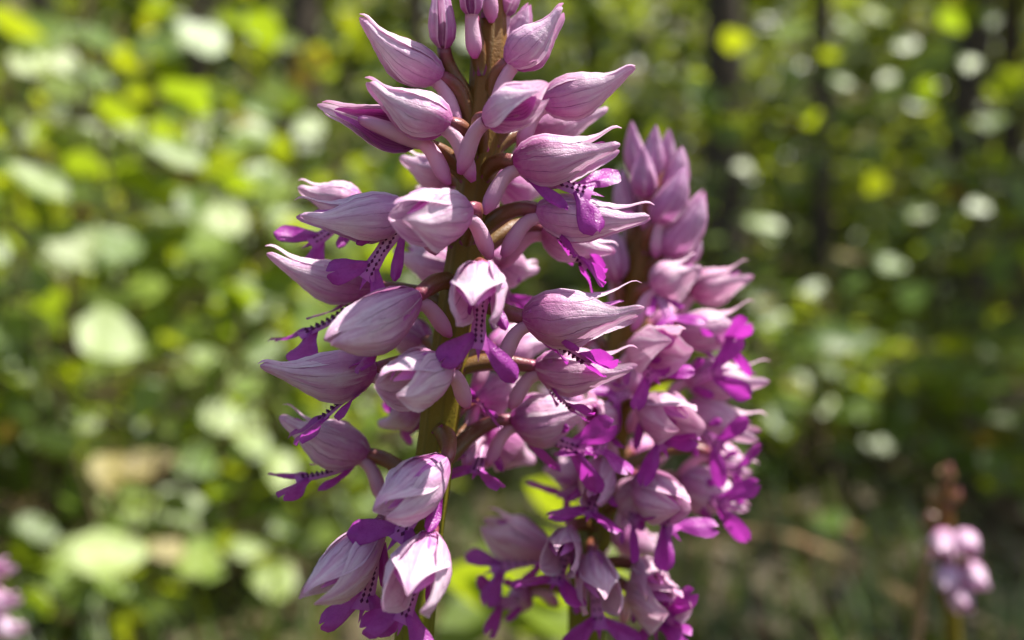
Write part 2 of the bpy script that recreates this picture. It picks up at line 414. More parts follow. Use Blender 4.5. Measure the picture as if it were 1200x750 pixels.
def make_lip(fl, root, S, X, Z, lip, rnd, res):
    lx, ly = lip[0], lip[1]; tw = lip[2] if len(lip) > 2 else 0; sg = lip[3] if len(lip) > 3 else -1
    LL = (lip[4] if len(lip) > 4 else 10.5) * .001
    if lx is None:                                       # hanging freely
        D = (X * .55 - Z * .85).normalized()
    else:
        E = on_ray(S, lx, ly, LL, sg); D = (E - S).normalized()
        LL = max((E - S).length, .006)
    toc = (CAMP - S).normalized()
    F = X * .15 + toc
    N = (F - D * F.dot(D)).normalized(); A = D.cross(N)
    a = math.radians(tw); N2 = N * math.cos(a) + A * math.sin(a); A = D.cross(N2); N = N2
    cur = rnd.uniform(-.10, .14); sgn = rnd.uniform(-.12, .12)
    def W(s, t, n):
        return S + D * (LL * s) + A * (LL * (t + sgn * s * s)) + N * (LL * (n + cur * 4 * s * (1 - s) - .25 * t * t))
    m = MB(); k = 1 if res else .6
    hw = [(0, .05), (.15, .085), (.4, .070), (.6, .085), (.74, .12)]
    m.grid(lambda u, v: W(u * .74, (v - .5) * 2 * lerp_tab(hw, u * .74), .012 * math.cos((v - .5) * 5)), 12, 4, 1)
    def lobe(s0, t0, ang, ln, tabw, lift, curl, notch, side):
        ca, sa = math.cos(ang), math.sin(ang)
        def fn(u, v):
            w = lerp_tab(tabw, u); x = ln * u; y = (v - .5) * 2 * w
            if notch: x -= notch * max(0, 1 - abs(v - .5) * 5) * sm(.75, 1, u) - .03 * sm(.7, 1, u) * abs(v - .5) * 2
            x2 = x; y2 = y + curl * u * u * side
            s = s0 + ca * x2 - sa * y2 * side; t = (t0 + sa * x2 + ca * y2 * side) * side
            return W(s, t, lift * u + .02 * math.cos((v - .5) * 4) * u + .05 * noise.noise(Vector((u * 2, v * 2, ln * 30 + side * 9))))
        m.grid(fn, 10, 6, 0)
    aw = [(0, .035), (.3, .045), (.7, .068), (.9, .055), (1, .012)]
    lw = [(0, .055), (.25, .075), (.6, .125), (.82, .135), (.94, .10), (1, .035)]
    ja = rnd.uniform(-.1, .1); op = rnd.uniform(-.05, .12)
    for side in (1, -1):
        lobe(.07, .055, math.radians(27) + ja * side + rnd.uniform(-.12, .12), rnd.uniform(.46, .56), aw, rnd.uniform(-.02, .14), rnd.uniform(-.06, .02), 0, side)
        lobe(.60, .030, math.radians(44) + op + rnd.uniform(-.10, .10), rnd.uniform(.46, .54), lw, rnd.uniform(-.10, .12), .0, rnd.choice((0, .05, .09)), side)
    m.grid(lambda u, v: W(.70 + .17 * u, (v - .5) * .07 * (1 - u), .0), 4, 2, 0)        # tooth between the lobes
    for i in range(11 if res else 6):                                                        # rows of dark tufts
        s = .10 + .055 * i if res else .1 + .1 * i
        for side in (1, -1):
            t = side * (.030 + rnd.uniform(-.006, .008)); r = rnd.uniform(.015, .026)
            b = len(m.v)
            for (ds, dt) in ((-1.2, 0), (0, -1), (1.2, 0), (0, 1)):
                m.v.append(tuple(W(s + ds * r, t + dt * r * .8, .012)))
            m.v.append(tuple(W(s, t, .045)))
            for q in range(4):
                m.f.append((b + q, b + (q + 1) % 4, b + 4)); m.uv.append(((0, .5),) * 3); m.m.append(2)
    o = m.build('lip', [M['lobe'], M['strip'], M['tuft']]); o.parent = fl

class Orchid:
    def __init__(s, path, rad, label, name='orchid', ground_x=None, ground_y=None, group=None, seed=1, nrib=9):
        s.rnd = random.Random(seed)
        pts = [P(px, py, Y) for px, py, Y in path]
        lo = pts[-1]; gx = lo.x + (ground_x or 0); gy = lo.y + (ground_y or 0)
        gnd = Vector((gx, gy, gz(gx, gy)))
        pts2 = pts + [lo.lerp(gnd, .45) + Vector(((lo.x - gnd.x) * -.1, 0, 0)), gnd + Vector((0, 0, -.004))]
        s.curve = interp(pts2[::-1], 14)          # ground -> top
        N = len(s.curve)
        s.root = empty(name, gnd, label, 'orchid', group)
        rads = []
        for i in range(N):
            u = i / (N - 1); rads.append(rad * (1.15 - .62 * sm(.75, 1.0, u)) * (1 + .03 * math.sin(i * .7)))
        m = MB(); m.tube(s.curve, rads, 36, 0, rib=(nrib, .05), twist=2.0)
        s.stem = m.build('stem', [M['stem']]); child(s.stem, s.root)
        s.rad = rad
    def at(s, z):
        c = s.curve; best = min(range(len(c)), key=lambda i: abs(c[i].z - z)); return c[best]
    def flower(s, bx, by, tx, ty, db=0, sgn=-1, R=3.2, roll=0, lip=None, ay=40, L=13.6, bud=False, res=1, **kw):
        # base depth relative to the stem in mm; negative is nearer the camera
        d0 = s.at(CAM_H - (by - 375) * K * s.curve[-20].y).y
        B = P(bx, by, d0 + db * .001)
        T = on_ray(B, tx, ty, L * .001, sgn)
        q = s.at(B.z - ay * K * d0)
        out = B - q; out.z = 0
        q = q + out.normalized() * s.rad * .75 if out.length > 1e-5 else q
        return make_flower(s.root, B, T, R, roll, q, lip, bud, s.rnd, res=res, **kw)
    def basal(s, n, ln, wd, mat):
        c = s.curve[0]
        for i in range(n):
            a = 2 * math.pi * (i / n) + s.rnd.uniform(-.3, .3); d = Vector((math.cos(a), math.sin(a), 0)); sd_ = Vector((-d.y, d.x, 0))
            l = ln * s.rnd.uniform(.8, 1.15); w = wd * s.rnd.uniform(.8, 1.1); m = MB()
            m.grid(lambda u, v: c + Vector((0, 0, .01)) + d * l * (u * .55 + .12 * u * u) + sd_ * (v - .5) * w * math.sin(math.pi * min(.12 + u * .88, 1)) ** .7
                   + Vector((0, 0, l * (.75 * u - .42 * u * u) + abs(v - .5) * w * .5)), 14, 6)
            o = m.build('leaf', [mat]); child(o, s.root)

def NS(**k): return k
# ---- the sharp spike in front
A = Orchid([(580, -70, .1), (577, 0, .1), (566, 150, .1), (545, 300, .1), (518, 470, .1), (498, 620, .1), (484, 760, .1)], .00205,
           'tall sharp lilac and magenta military orchid spike with long-tipped striped hoods', ground_x=-.016, ground_y=.01, seed=5)
A.basal(4, .13, .035, M['leaf'])
F = A.flower
# top buds
F(520, 58, 517, -28, -3, 0, 2.0, bud=True, ay=75, spur=False)
F(553, 20, 551, -45, -4, 0, 1.8, bud=True, ay=60)
F(588, 20, 606, -40, 1, 0, 1.7, bud=True, ay=60)
F(572, -30, 575, -80, -3, 0, 1.6, bud=True, ay=40)
F(556, -40, 545, -90, 1, 0, 1.5, bud=True, ay=40)
F(590, -45, 600, -95, 1, 0, 1.5, bud=True, ay=40)
F(575, -70, 577, -120, 0, 0, 1.5, bud=True, ay=20, spur=False)
F(588, 62, 622, 5, 3, 0, 2.0, bud=True, ay=40)
# upper left
F(519, 92, 418, 22, -3, 0, 2.7, roll=-10, ay=45, spread=.05)
F(529, 146, 425, 97, -7, 0, 3.0, roll=5, ay=35, spread=.05, flare=.05)
F(492, 166, 372, 122, -5, 0, 2.9, roll=78, ay=35, spread=.1, openh=42)
F(540, 206, 470, 184, 7, 1, 3.0, ay=20, L=9)
# upper right
F(594, 76, 664, 8, -4, 0, 2.9, roll=10, ay=35, spread=.1)
F(569, 138, 640, 108, -9, -1, 2.9, cloak=True, roll=30, ay=25, L=9.5, flare=.15)
F(631, 120, 746, 83, -2, 0, 2.85, roll=-5, ay=45, spread=.03)
F(618, 156, 707, 122, 5, 1, 2.7, roll=0, ay=35, L=12)
F(600, 190, 731, 166, -5, 0, 3.35, roll=0, lip=(724, 234, -35, -1, 11.5), ay=12, spread=.5)
F(627, 246, 766, 254, -3, 0, 3.1, roll=0, lip=(700, 340, 84, -1, 9.0), ay=30, spread=.35)
F(634, 268, 722, 296, 4, 0, 2.9, lip=(706, 322, 70, 1, 6.0), ay=40, spread=.2)
# centre, facing the lens
F(566, 318, 556, 374, -10, -1, 3.55, cloak=True, roll=0, lip=(549, 438, 0, -1, 10.5), ay=20, L=10.5, flare=.25, spread=.5, sag=-.02)
F(612, 372, 755, 354, -5, 0, 3.75, lip=(714, 446, 78, -1, 7.0), ay=-8, spread=.7)
F(626, 430, 748, 426, 1, 0, 3.2, lip=(690, 492, 80, -1, 7.5), ay=10, spread=.65)
F(598, 492, 700, 476, 7, 0, 3.7, roll=-12, lip=(716, 530, 30, -1, 9), ay=45, L=13, spread=.1)
# left side
F(480, 247, 346, 251, -5, 0, 3.05, lip=(404, 346, 5, -1, 9), ay=35, spread=.45)
F(425, 236, 348, 220, 5, 0, 2.7, lip=(342, 298, 15, -1, 9), ay=40, spread=.3)
F(550, 246, 462, 254, -9, -1, 3.5, cloak=True, roll=-12, ay=30, L=11.5, spread=.4, flare=.15)
F(440, 338, 308, 297, 2, 0, 2.9, lip=(318, 404, 65, 1, 10), ay=25, spread=.18)
F(491, 346, 381, 404, -8, -1, 3.8, cloak=True, roll=-25, lip=(408, 428, 90, 1, 9), ay=-12, spread=.1)
F(443, 432, 302, 433, -3, 0, 3.25, lip=(345, 520, 70, -1, 9.6), ay=10, spread=.05)
F(528, 428, 446, 452, -9, -1, 3.6, cloak=True, roll=-10, ay=20, L=11, flare=.15, spread=.4)
F(432, 533, 326, 484, 5, 0, 3.3, roll=5, lip=(318, 562, 60, 1, 10), ay=40, spread=.3)
F(522, 540, 438, 606, -8, -1, 3.7, spur=False, cloak=True, roll=-20, lip=(446, 664, 10, -1, 10), ay=-25, spread=.25, flare=.12, L=12.5)
F(448, 612, 358, 706, -5, -1, 3.5, spur=False, cloak=True, roll=-15, lip=(424, 748, 10, -1, 10.5), ay=-20, spread=.35, flare=.1)
F(505, 630, 476, 712, -9, -1, 4.1, spur=False, cloak=True, roll=-10, lip=(452, 758, 5, -1, 10.5), ay=-15, L=11.5, flare=.25, spread=.45)
# round the back of the spike
F(540, 318, 468, 288, 8, 1, 3.0, ay=20)
F(572, 300, 628, 318, 9, 1, 3.2, lip=(610, 372, 0, 1, 9), ay=20, L=12)
F(500, 400, 452, 372, 7, 1, 3.0, lip=(470, 420, 0, 1, 9), ay=20, L=11)
F(575, 408, 640, 386, 9, 1, 3.4, ay=25, L=13)
F(500, 468, 452, 492, 8, 1, 2.9, lip=(462, 500, 0, 1, 9), ay=25, L=11)
F(556, 470, 602, 440, 9, 1, 3.4, lip=(562, 478, 20, -1, 9), ay=25, L=12)
F(566, 502, 610, 530, 11, 1, 4.2, lip=(560, 572, 0, -1, 11), ay=40, L=12)
F(524, 216, 488, 232, 9, 1, 3.0, ay=20, L=11)
F(584, 214, 640, 214, 9, 1, 3.0, ay=20, L=12)

# ---- the softer spike behind it
YB = .127
Bk = Orchid([(768, 190, YB), (762, 260, YB), (742, 350, YB), (722, 480, YB), (702, 610, YB), (686, 760, YB)], .0023,
            'out-of-focus pink orchid spike with upright buds on top, behind the sharp one', ground_x=.004, ground_y=.02, seed=9)
Bk.basal(4, .15, .045, M['leaf'])
def _sc(a): a = list(a); a[6] *= .90; return a
F = lambda *a, **k: Bk.flower(*_sc(a), res=0, L=k.pop('L', 14.0), matk='sepal_warm', **k)
for (bx, by, tx, ty, db, rr) in ((750, 212, 738, 142, 0, 2.2), (765, 210, 768, 146, -3, 2.3), (778, 205, 783, 150, 3, 2.1), (757, 232, 752, 172, -5, 2.7),
                                 (782, 228, 802, 172, -2, 2.4), (768, 262, 806, 196, -5, 2.9), (778, 300, 829, 224, -4, 3.3), (790, 312, 818, 262, 3, 2.8),
                                 (738, 262, 728, 198, 0, 2.6), (722, 330, 712, 262, -2, 3.6), (748, 300, 744, 240, 5, 2.6)):
    F(bx, by, tx, ty, db, 0, rr, bud=True, ay=35)
F(762, 336, 822, 308, -7, 0, 3.7, lip=(796, 388, 0, -1, 10), ay=25)
F(808, 342, 881, 316, 1, 0, 3.7, ay=30, spread=.55)
F(792, 388, 888, 372, -3, 0, 3.9, lip=(880, 408, 40, -1, 12), ay=30, spread=.7)
F(740, 408, 800, 398, -10, -1, 4.0, cloak=True, roll=15, lip=(780, 460, 0, -1, 10.5), ay=20, flare=.15)
F(800, 440, 903, 440, -2, 0, 4.0, lip=(872, 428, -20, -1, 12), ay=30, spread=.6)
F(800, 480, 896, 502, -2, 0, 4.2, lip=(862, 540, 20, -1, 12), ay=30, spread=.6)
F(752, 470, 815, 498, -9, -1, 4.2, cloak=True, lip=(792, 545, 0, -1, 11.5), ay=20, flare=.1)
F(752, 455, 700, 420, -6, 0, 3.6, lip=(700, 480, 0, -1, 10), ay=20)
F(796, 560, 884, 590, -1, 0, 4.2, lip=(876, 604, 20, -1, 12), ay=30, spread=.6)
F(746, 560, 808, 600, -9, -1, 4.2, cloak=True, lip=(806, 646, 0, -1, 12), ay=20, flare=.1)
F(830, 530, 886, 552, 3, 0, 3.4, lip=(880, 565, 10, -1, 11), ay=20)
F(712, 500, 690, 470, -10, -1, 3.6, lip=(700, 545, 0, -1, 12), ay=10, L=12)
F(705, 545, 690, 590, -10, -1, 3.8, lip=(686, 618, 0, -1, 12), ay=10, L=11)
F(730, 590, 764, 556, -6, -1, 3.6, lip=(762, 622, 30, -1, 11), ay=20, L=11)
F(650, 648, 566, 606, -3, 0, 4.0, cloak=True, lip=(556, 684, 20, -1, 11), ay=20, spread=.55, flare=.25)
F(668, 622, 652, 660, -9, -1, 3.5, cloak=True, lip=(648, 700, 10, -1, 12), ay=10, flare=.2)
F(620, 690, 590, 716, 2, 0, 2.8, lip=(562, 716, 0, -1, 11), ay=10, L=7)
F(694, 650, 708, 716, -10, -1, 4.2, cloak=True, lip=(706, 764, 0, -1, 12), ay=10, flare=.2, L=12)
F(738, 690, 800, 712, -6, -1, 4.4, cloak=True, lip=(812, 738, 20, -1, 12), ay=15, flare=.15)
F(752, 668, 776, 690, -5, -1, 4.0, lip=(780, 760, 10, -1, 12), ay=10)
F(700, 400, 660, 350, 3, 1, 3.4, ay=20)
F(690, 560, 640, 540, 3, 0, 3.6, lip=(650, 590, 0, -1, 11), ay=20)
F(680, 480, 640, 450, 6, 1, 3.6, ay=20)
F(760, 380, 800, 350, 7, 1, 3.6, ay=20)
F(740, 530, 790, 520, 7, 1, 3.8, ay=20)
F(720, 620, 776, 640, 8, 1, 3.6, ay=20)

# ---- two more orchids, far out of focus
YC = .24
Cc = Orchid([(1110, 545, YC), (1108, 600, YC), (1112, 680, YC), (1118, 770, YC)], .0019,
            'small blurred pale pink orchid with a bare brown tip beside the dry stalk', ground_x=.01, seed=21)
Cc.basal(4, .10, .03, M['leaf'])
F = lambda *a, **k: Cc.flower(*a, res=0, **k)
F(1108, 562, 1114, 543, 0, 0, 2.0, bud=True, ay=20, spur=False, budmat='ovary')
F(1114, 590, 1126, 572, -2, 0, 1.7, bud=True, ay=18, spur=False, budmat='ovary')
F(1102, 612, 1086, 600, 2, 0, 1.7, bud=True, ay=20, spur=False, budmat='ovary')
for (bx, by, tx, ty) in ((1106, 624, 1104, 656), (1128, 628, 1140, 646), (1112, 664, 1108, 694), (1132, 664, 1156, 690), (1120, 690, 1134, 716)):
    F(bx, by, tx, ty, -5, -1, 4.3, ay=14, L=12)
YD = .21
Dd = Orchid([(-34, 640, YD), (-32, 700, YD), (-28, 780, YD)], .002,
            'heavily blurred mauve orchid among leaves, with pale herb leaves behind', ground_x=.004, seed=22)
Dd.basal(3, .10, .03, M['leaf'])
F = lambda *a, **k: Dd.flower(*a, res=0, **k)
for (bx, by, tx, ty) in ((-26, 668, 12, 664), (-24, 700, 22, 704), (-22, 728, 30, 738), (-40, 700, -90, 700), (-40, 735, -90, 740), (-32, 650, -38, 612)):
    F(bx, by, tx, ty, -4, -1, 3.6, ay=15, L=13)

# ------------------------------------------------------------------ leaves shared by the undergrowth
def leaf_mesh(name, w, fold, droop, mat, tip=1.0, seg=6):
    m = MB()
    def fn(u, v):
        t = (v - .5) * 2; hw = w * (math.sin(math.pi * u ** (.75 * tip)) ** .85 if 0 < u < 1 else .02)
        return (u, t * hw, abs(t) * hw * fold - droop * u * u + .02 * math.sin(u * 9 + t))
    m.grid(fn, seg, 4 if seg > 4 else 2)
    return m.mesh(name, [mat])
LM = {}
for k, mat in (('g', 'leaf'), ('p', 'leaf_pale'), ('y', 'leaf_yellow'), ('d', 'leaf_dry')):
    LM[k] = [leaf_mesh('leaf_' + k + str(i), w, f, d, M[mat], tp) for i, (w, f, d, tp) in
             enumerate(((.33, .16, .08, 1.), (.40, .08, .10, .9), (.29, .25, .05, 1.1), (.46, .07, .06, .85)))]

def leaf_obj(root, base, direction, normal, size, mesh):
    X = direction.normalized(); Z = (normal - X * normal.dot(X)); Z = Z.normalized() if Z.length > 1e-4 else X.orthogonal().normalized()
    Y = Z.cross(X)
    mw = Matrix((X, Y, Z)).transposed().to_4x4()
    o = bpy.data.objects.new('leaf', mesh); COL.objects.link(o); o.parent = root
    rl = wloc(root)
    o.matrix_basis = Matrix.Translation(base - rl) @ mw @ Matrix.Scale(size, 4)
    return o

def orient(kind, c, rnd, jit=.35):
    "a leaf blade's upper-face normal; leaves hold themselves at every angle to the sun"
    toc = (CAMP - c).normalized(); j = Vector((rnd.gauss(0, 1), rnd.gauss(0, 1), rnd.gauss(0, 1))) * jit
    if kind == 'glint': n = (toc + SUN).normalized() + j * .3
    elif kind == 'back': n = (SUN * 1.0 - toc * .8) + j * .7
    elif kind == 'face': n = (toc * .9 + Vector((0, 0, .8))) + j
    else: n = Vector((0, 0, 1)) + j * 1.6
    return n.normalized()

TG = []
def blocked(b):
    for c in TG:
        w = b - c; t = w.dot(SUN)
        if -.02 < t < .8 and (w - SUN * t).length < .045: return True
        d = (c - CAMP); L = d.length; d = d / L; t = (b - CAMP).dot(d)
        if t < L - .02 and (b - CAMP - d * t).length < .032: return True
    return False
def shrub(name, label, cat, px, Y, h, spread, n, size, mix, rnd, targets=(), nst=4, z0=.25, group=None, stem_mat='twig', rad=.004):
    x = (px - 600) * K * Y; base = Vector((x, Y, gz(x, Y)))
    root = empty(name, base, label, cat, group)
    m = MB(); nodes = []
    for k in range(nst):
        a = rnd.uniform(0, 6.28); hh = h * rnd.uniform(.7, 1.0) if k else h
        top = base + Vector((math.cos(a) * spread * rnd.uniform(.2, .8), math.sin(a) * spread * rnd.uniform(.2, .6), hh))
        pts = bez(base + Vector((0, 0, -.01)), base + Vector((0, 0, hh * .35)), base.lerp(top, .6) + Vector((rnd.gauss(0, .05), rnd.gauss(0, .05), 0)) * h, top, 10)
        m.tube(pts, [rad * (1.05 - .8 * i / 10) for i in range(11)], 6)
        nodes += [(p, rad * .45) for p in pts[3:]]
        for b in range(3):
            i0 = rnd.randint(2, 8); p0 = pts[i0]; a2 = rnd.uniform(0, 6.28); ln = spread * rnd.uniform(.4, .9)
            p1 = p0 + Vector((math.cos(a2) * ln, math.sin(a2) * ln * .8, ln * rnd.uniform(.0, .5)))
            bp = bez(p0, p0 + (p1 - p0) * .3 + Vector((0, 0, ln * .12)), p1 + Vector((0, 0, ln * .05)), p1, 6)
            m.tube(bp, [rad * .5 * (1 - .7 * i / 6) for i in range(7)], 4); nodes += [(p, rad * .25) for p in bp[1:]]
    def twig(p0, p1, r):
        m.tube([p0, p0.lerp(p1, .55) + Vector((0, 0, (p1 - p0).length * .07)), p1], [r, r * .8, r * .6], 3, cap=False)
    for (tx, ty, tY, sz, lk, ok) in targets:
        c = P(tx, ty, tY); nrm = orient(ok, c, rnd, .12 if tY < 1 else .34)
        d = Vector((rnd.gauss(0, 1), rnd.gauss(0, .5), rnd.gauss(-.3, .5))); d = (d - nrm * d.dot(nrm)).normalized()
        b = c - d * sz * .5; p0 = min((q for q, _ in nodes), key=lambda q: (q - b).length)
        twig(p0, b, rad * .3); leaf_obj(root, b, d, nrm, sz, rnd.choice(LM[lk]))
    kinds = list(mix.items())
    for i in range(n):
        p0, r = rnd.choice(nodes)
        if p0.z < base.z + h * z0 * rnd.random(): continue
        a = rnd.uniform(0, 6.28); ln = size * rnd.uniform(.3, 1.3)
        b = p0 + Vector((math.cos(a) * ln, math.sin(a) * ln, ln * rnd.uniform(-.3, .6)))
        if b.z < gz(b.x, b.y) + .01 or (abs(b.x) < .1 and b.y < .35) or blocked(b): continue
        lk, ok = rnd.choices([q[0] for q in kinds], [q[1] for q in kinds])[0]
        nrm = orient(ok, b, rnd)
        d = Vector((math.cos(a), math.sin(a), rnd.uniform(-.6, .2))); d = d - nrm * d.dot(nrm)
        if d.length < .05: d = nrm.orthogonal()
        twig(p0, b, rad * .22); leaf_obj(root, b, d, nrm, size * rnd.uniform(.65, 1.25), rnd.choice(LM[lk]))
    o = m.build('stem', [M[stem_mat]]); child(o, root)
    return root

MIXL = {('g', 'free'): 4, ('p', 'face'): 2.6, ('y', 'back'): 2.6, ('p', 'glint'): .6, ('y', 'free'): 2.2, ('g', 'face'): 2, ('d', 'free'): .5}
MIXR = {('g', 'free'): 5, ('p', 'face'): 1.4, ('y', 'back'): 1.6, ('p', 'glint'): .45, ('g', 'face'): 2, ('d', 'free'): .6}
r1 = random.Random(31)
# left: broad-leaved saplings close behind the orchids
def T_(rows, dY=0): return tuple((x, y, Y + dY, sz, k, o) for x, y, Y, sz, k, o in rows)
TL = {
 'a': T_(((44, 212, .62, .052, 'p', 'glint'), (35, 72, .70, .042, 'p', 'glint'), (107, 90, .72, .04, 'p', 'face'), (112, 45, .7, .05, 'g', 'free'), (20, 30, .7, .05, 'y', 'back'),
          (140, 132, .72, .048, 'y', 'back'), (60, 140, .75, .055, 'g', 'free'), (95, 195, .7, .04, 'y', 'back'), (100, 290, .7, .07, 'g', 'face'), (138, 290, .7, .04, 'p', 'face'), (30, 330, .7, .05, 'g', 'face'))),
 'b': T_(((235, 42, .80, .055, 'p', 'glint'), (222, 112, .78, .055, 'y', 'back'), (198, 82, .8, .042, 'y', 'back'), (148, 67, .8, .042, 'y', 'back'), (205, 180, .74, .058, 'p', 'glint'),
          (185, 55, .8, .06, 'g', 'face'), (265, 100, .9, .05, 'y', 'free'), (310, 35, .9, .05, 'y', 'back'), (160, 212, .8, .05, 'y', 'back'), (165, 340, .75, .045, 'p', 'face'))),
 'c': T_(((360, 150, .85, .045, 'p', 'glint'), (283, 168, .85, .045, 'p', 'face'), (262, 255, .75, .045, 'p', 'glint'), (305, 128, .9, .045, 'p', 'face'), (235, 285, .8, .05, 'p', 'face'),
          (325, 225, .9, .045, 'p', 'face'), (225, 240, .8, .045, 'y', 'face'))),
 'd': T_(((132, 395, .66, .058, 'p', 'glint'), (30, 385, .7, .045, 'p', 'face'), (65, 517, .66, .045, 'p', 'glint'), (42, 620, .68, .04, 'y', 'face'))),
 'e': T_(((130, 648, .62, .064, 'p', 'glint'), (98, 652, .63, .05, 'p', 'face'), (172, 545, .7, .05, 'd', 'face'), (128, 552, .72, .05, 'd', 'face'), (197, 642, .7, .035, 'd', 'face'), (172, 470, .75, .05, 'p', 'face'))),
 'f': T_(((262, 490, .72, .04, 'p', 'glint'), (295, 517, .75, .035, 'p', 'glint'), (232, 542, .75, .04, 'p', 'face'), (235, 655, .7, .04, 'p', 'face'), (210, 590, .75, .05, 'g', 'face'))),
 'h': T_(((330, 552, .8, .05, 'p', 'glint'), (325, 610, .8, .045, 'y', 'face'), (320, 680, .75, .045, 'p', 'face'), (290, 450, .85, .04, 'p', 'face'))),
}
RT = {0: ((985, 98, 1.3, .055, 'p', 'glint'), (927, 37, 1.3, .065, 'p', 'face'), (862, 47, 1.3, .05, 'y', 'back'), (1045, 162, 1.4, .045, 'p', 'face'), (997, 32, 1.3, .05, 'p', 'glint'), (1060, 52, 1.4, .05, 'p', 'face'), (1045, 105, 1.5, .09, 'g', 'face'),
          (950, 137, 1.5, .045, 'y', 'back'), (972, 65, 1.5, .05, 'y', 'free'), (1040, 92, 1.5, .04, 'p', 'glint'), (1027, 17, 1.5, .05, 'p', 'face')),
      1: ((1137, 75, 1.25, .05, 'p', 'glint'), (1115, 25, 1.25, .05, 'y', 'back'), (1025, 216, 1.3, .042, 'y', 'back'), (1090, 70, 1.5, .10, 'g', 'face'), (1180, 100, 1.5, .08, 'y', 'free'), (1077, 250, 1.4, .045, 'p', 'face'), (1145, 242, 1.4, .04, 'p', 'face'), (1075, 122, 1.4, .045, 'p', 'glint')),
      2: ((898, 267, 1.3, .07, 'p', 'glint'), (955, 340, 1.3, .05, 'p', 'glint'), (827, 112, 1.3, .07, 'y', 'face'), (920, 340, 1.3, .045, 'p', 'face'), (1000, 332, 1.3, .045, 'p', 'face'), (870, 195, 1.5, .035, 'p', 'glint')),
      3: ((985, 395, 1.15, .10, 'g', 'face'), (960, 400, 1.2, .09, 'g', 'face'), (970, 610, .95, .045, 'g', 'face'), (902, 473, 1.1, .03, 'y', 'face'), (1070, 347, 1.2, .05, 'p', 'face'), (1045, 310, 1.3, .045, 'p', 'face'))}
for rows in list(TL.values()) + list(RT.values()): TG += [P(r[0], r[1], r[2]) for r in rows]
shrub('sapling', 'leafy sapling with big rounded leaves and one broad white-shining leaf, at the wood edge', 'sapling', 70, .80, .64, .22, 150, .050, MIXL, r1, targets=TL['a'])
shrub('sapling', 'thin sapling with yellow-green backlit leaves near the upper dark trunk', 'sapling', 215, .95, .76, .24, 150, .050, MIXL, r1, targets=TL['b'])
shrub('sapling', 'sapling with white-glinting leaves beside the front orchid hoods', 'sapling', 335, 1.05, .72, .24, 130, .048, MIXL, r1, targets=TL['c'])
for i, (px, Y, h, lab, tg) in enumerate((
        (40, .75, .40, 'low herb with pale round leaves, above the mauve blurred orchid', TL['d']),
        (150, .72, .34, 'low herb bearing one large glossy grey-green leaf near the ground', TL['e']),
        (265, .85, .38, 'bushy herb with mixed yellow and pale leaves below the glinting sapling', TL['f']),
        (380, .95, .36, 'herb with small pale leaves behind the lower front orchid flowers', TL['h'])) ):
    shrub('herb', lab, 'herb', px, Y, h, .19, 230, .033, MIXL, r1, targets=tg, nst=6, z0=.1, rad=.0025)
for i, (px, Y, h, lab) in enumerate(((-30, 1.2, .8, 'tall sapling with dense mid-green leaves behind the broad-leaved sapling'), (130, 1.45, .95, 'slender sapling standing behind the glossy grey-green leaved herb'),
                                     (300, 1.6, 1.0, 'slender sapling standing in front of the upper dark trunk'), (440, 1.5, .9, 'sapling behind the top-left flowers of the front orchid'))):
    shrub('sapling', lab, 'sapling', px, Y, h, .34, 180, .055, MIXL, r1, nst=5, z0=.05)
# right: thinner growth farther back
for i, (px, Y, h, n, lab) in enumerate(((985, 1.7, 1.15, 110, 'sapling with white-glinting top leaves between two thin trunks'), (1120, 1.55, 1.05, 110, 'sapling with bright yellow top leaf beside the stout dark trunk'),
                                        (890, 1.65, .9, 90, 'sapling with long pale leaves in front of the straight dark trunk'), (960, 1.3, .5, 120, 'low herb with broad dark green leaves beside the blurred orchid'),
                                        (1180, 2.0, 1.2, 110, 'dense sapling beside the grey trunk'), (760, 2.1, 1.2, 100, 'sapling behind the budding tip of the blurred orchid'),
                                        (1060, 2.4, 1.1, 110, 'bushy low sapling between the thin trunks, farther back'), (660, 2.2, 1.2, 150, 'sapling behind the gap between the two orchid spikes'),
                                        (545, 1.8, 1.0, 150, 'sapling directly behind the front orchid stem'))):
    shrub('sapling', lab, 'sapling', px, Y, h, .30, n, .055, MIXR, r1, targets=RT.get(i, ()), nst=5, z0=.15)
MIXD = {('g', 'free'): 7, ('g', 'face'): 1, ('d', 'free'): 1.2, ('y', 'free'): .4}
for px, Y, h, lab in ((1010, 1.5, .34, 'low dark green herb on the shaded floor behind the fallen twigs'), (1150, 1.25, .30, 'low dark herb directly behind the small pale pink orchid'),
                      (880, 1.7, .36, 'low dark green herb at the foot of the straight dark trunk'), (1220, 1.9, .45, 'taller dark herb at the foot of the grey trunk')):
    shrub('herb', lab, 'herb', px, Y, h, .28, 210, .045, MIXD, r1, nst=7, z0=.02, rad=.0025)
# bright broad leaves close behind the base of the spikes
r2 = random.Random(77)
shrub('herb', 'fresh bright green broad-leaved herb between the two orchid stems', 'herb', 625, .34, .21, .03, 6, .03, {('g', 'face'): 1}, r2,
      targets=((600, 706, .32, .050, 'y', 'back'), (655, 592, .33, .034, 'y', 'back'), (735, 652, .34, .024, 'y', 'face'), (570, 690, .33, .045, 'y', 'back'), (650, 725, .30, .040, 'y', 'free'), (690, 690, .33, .05, 'y', 'back'),
               (590, 650, .36, .03, 'y', 'free'), (640, 660, .36, .04, 'y', 'back'), (545, 735, .34, .04, 'y', 'face')), nst=3, rad=.0018)

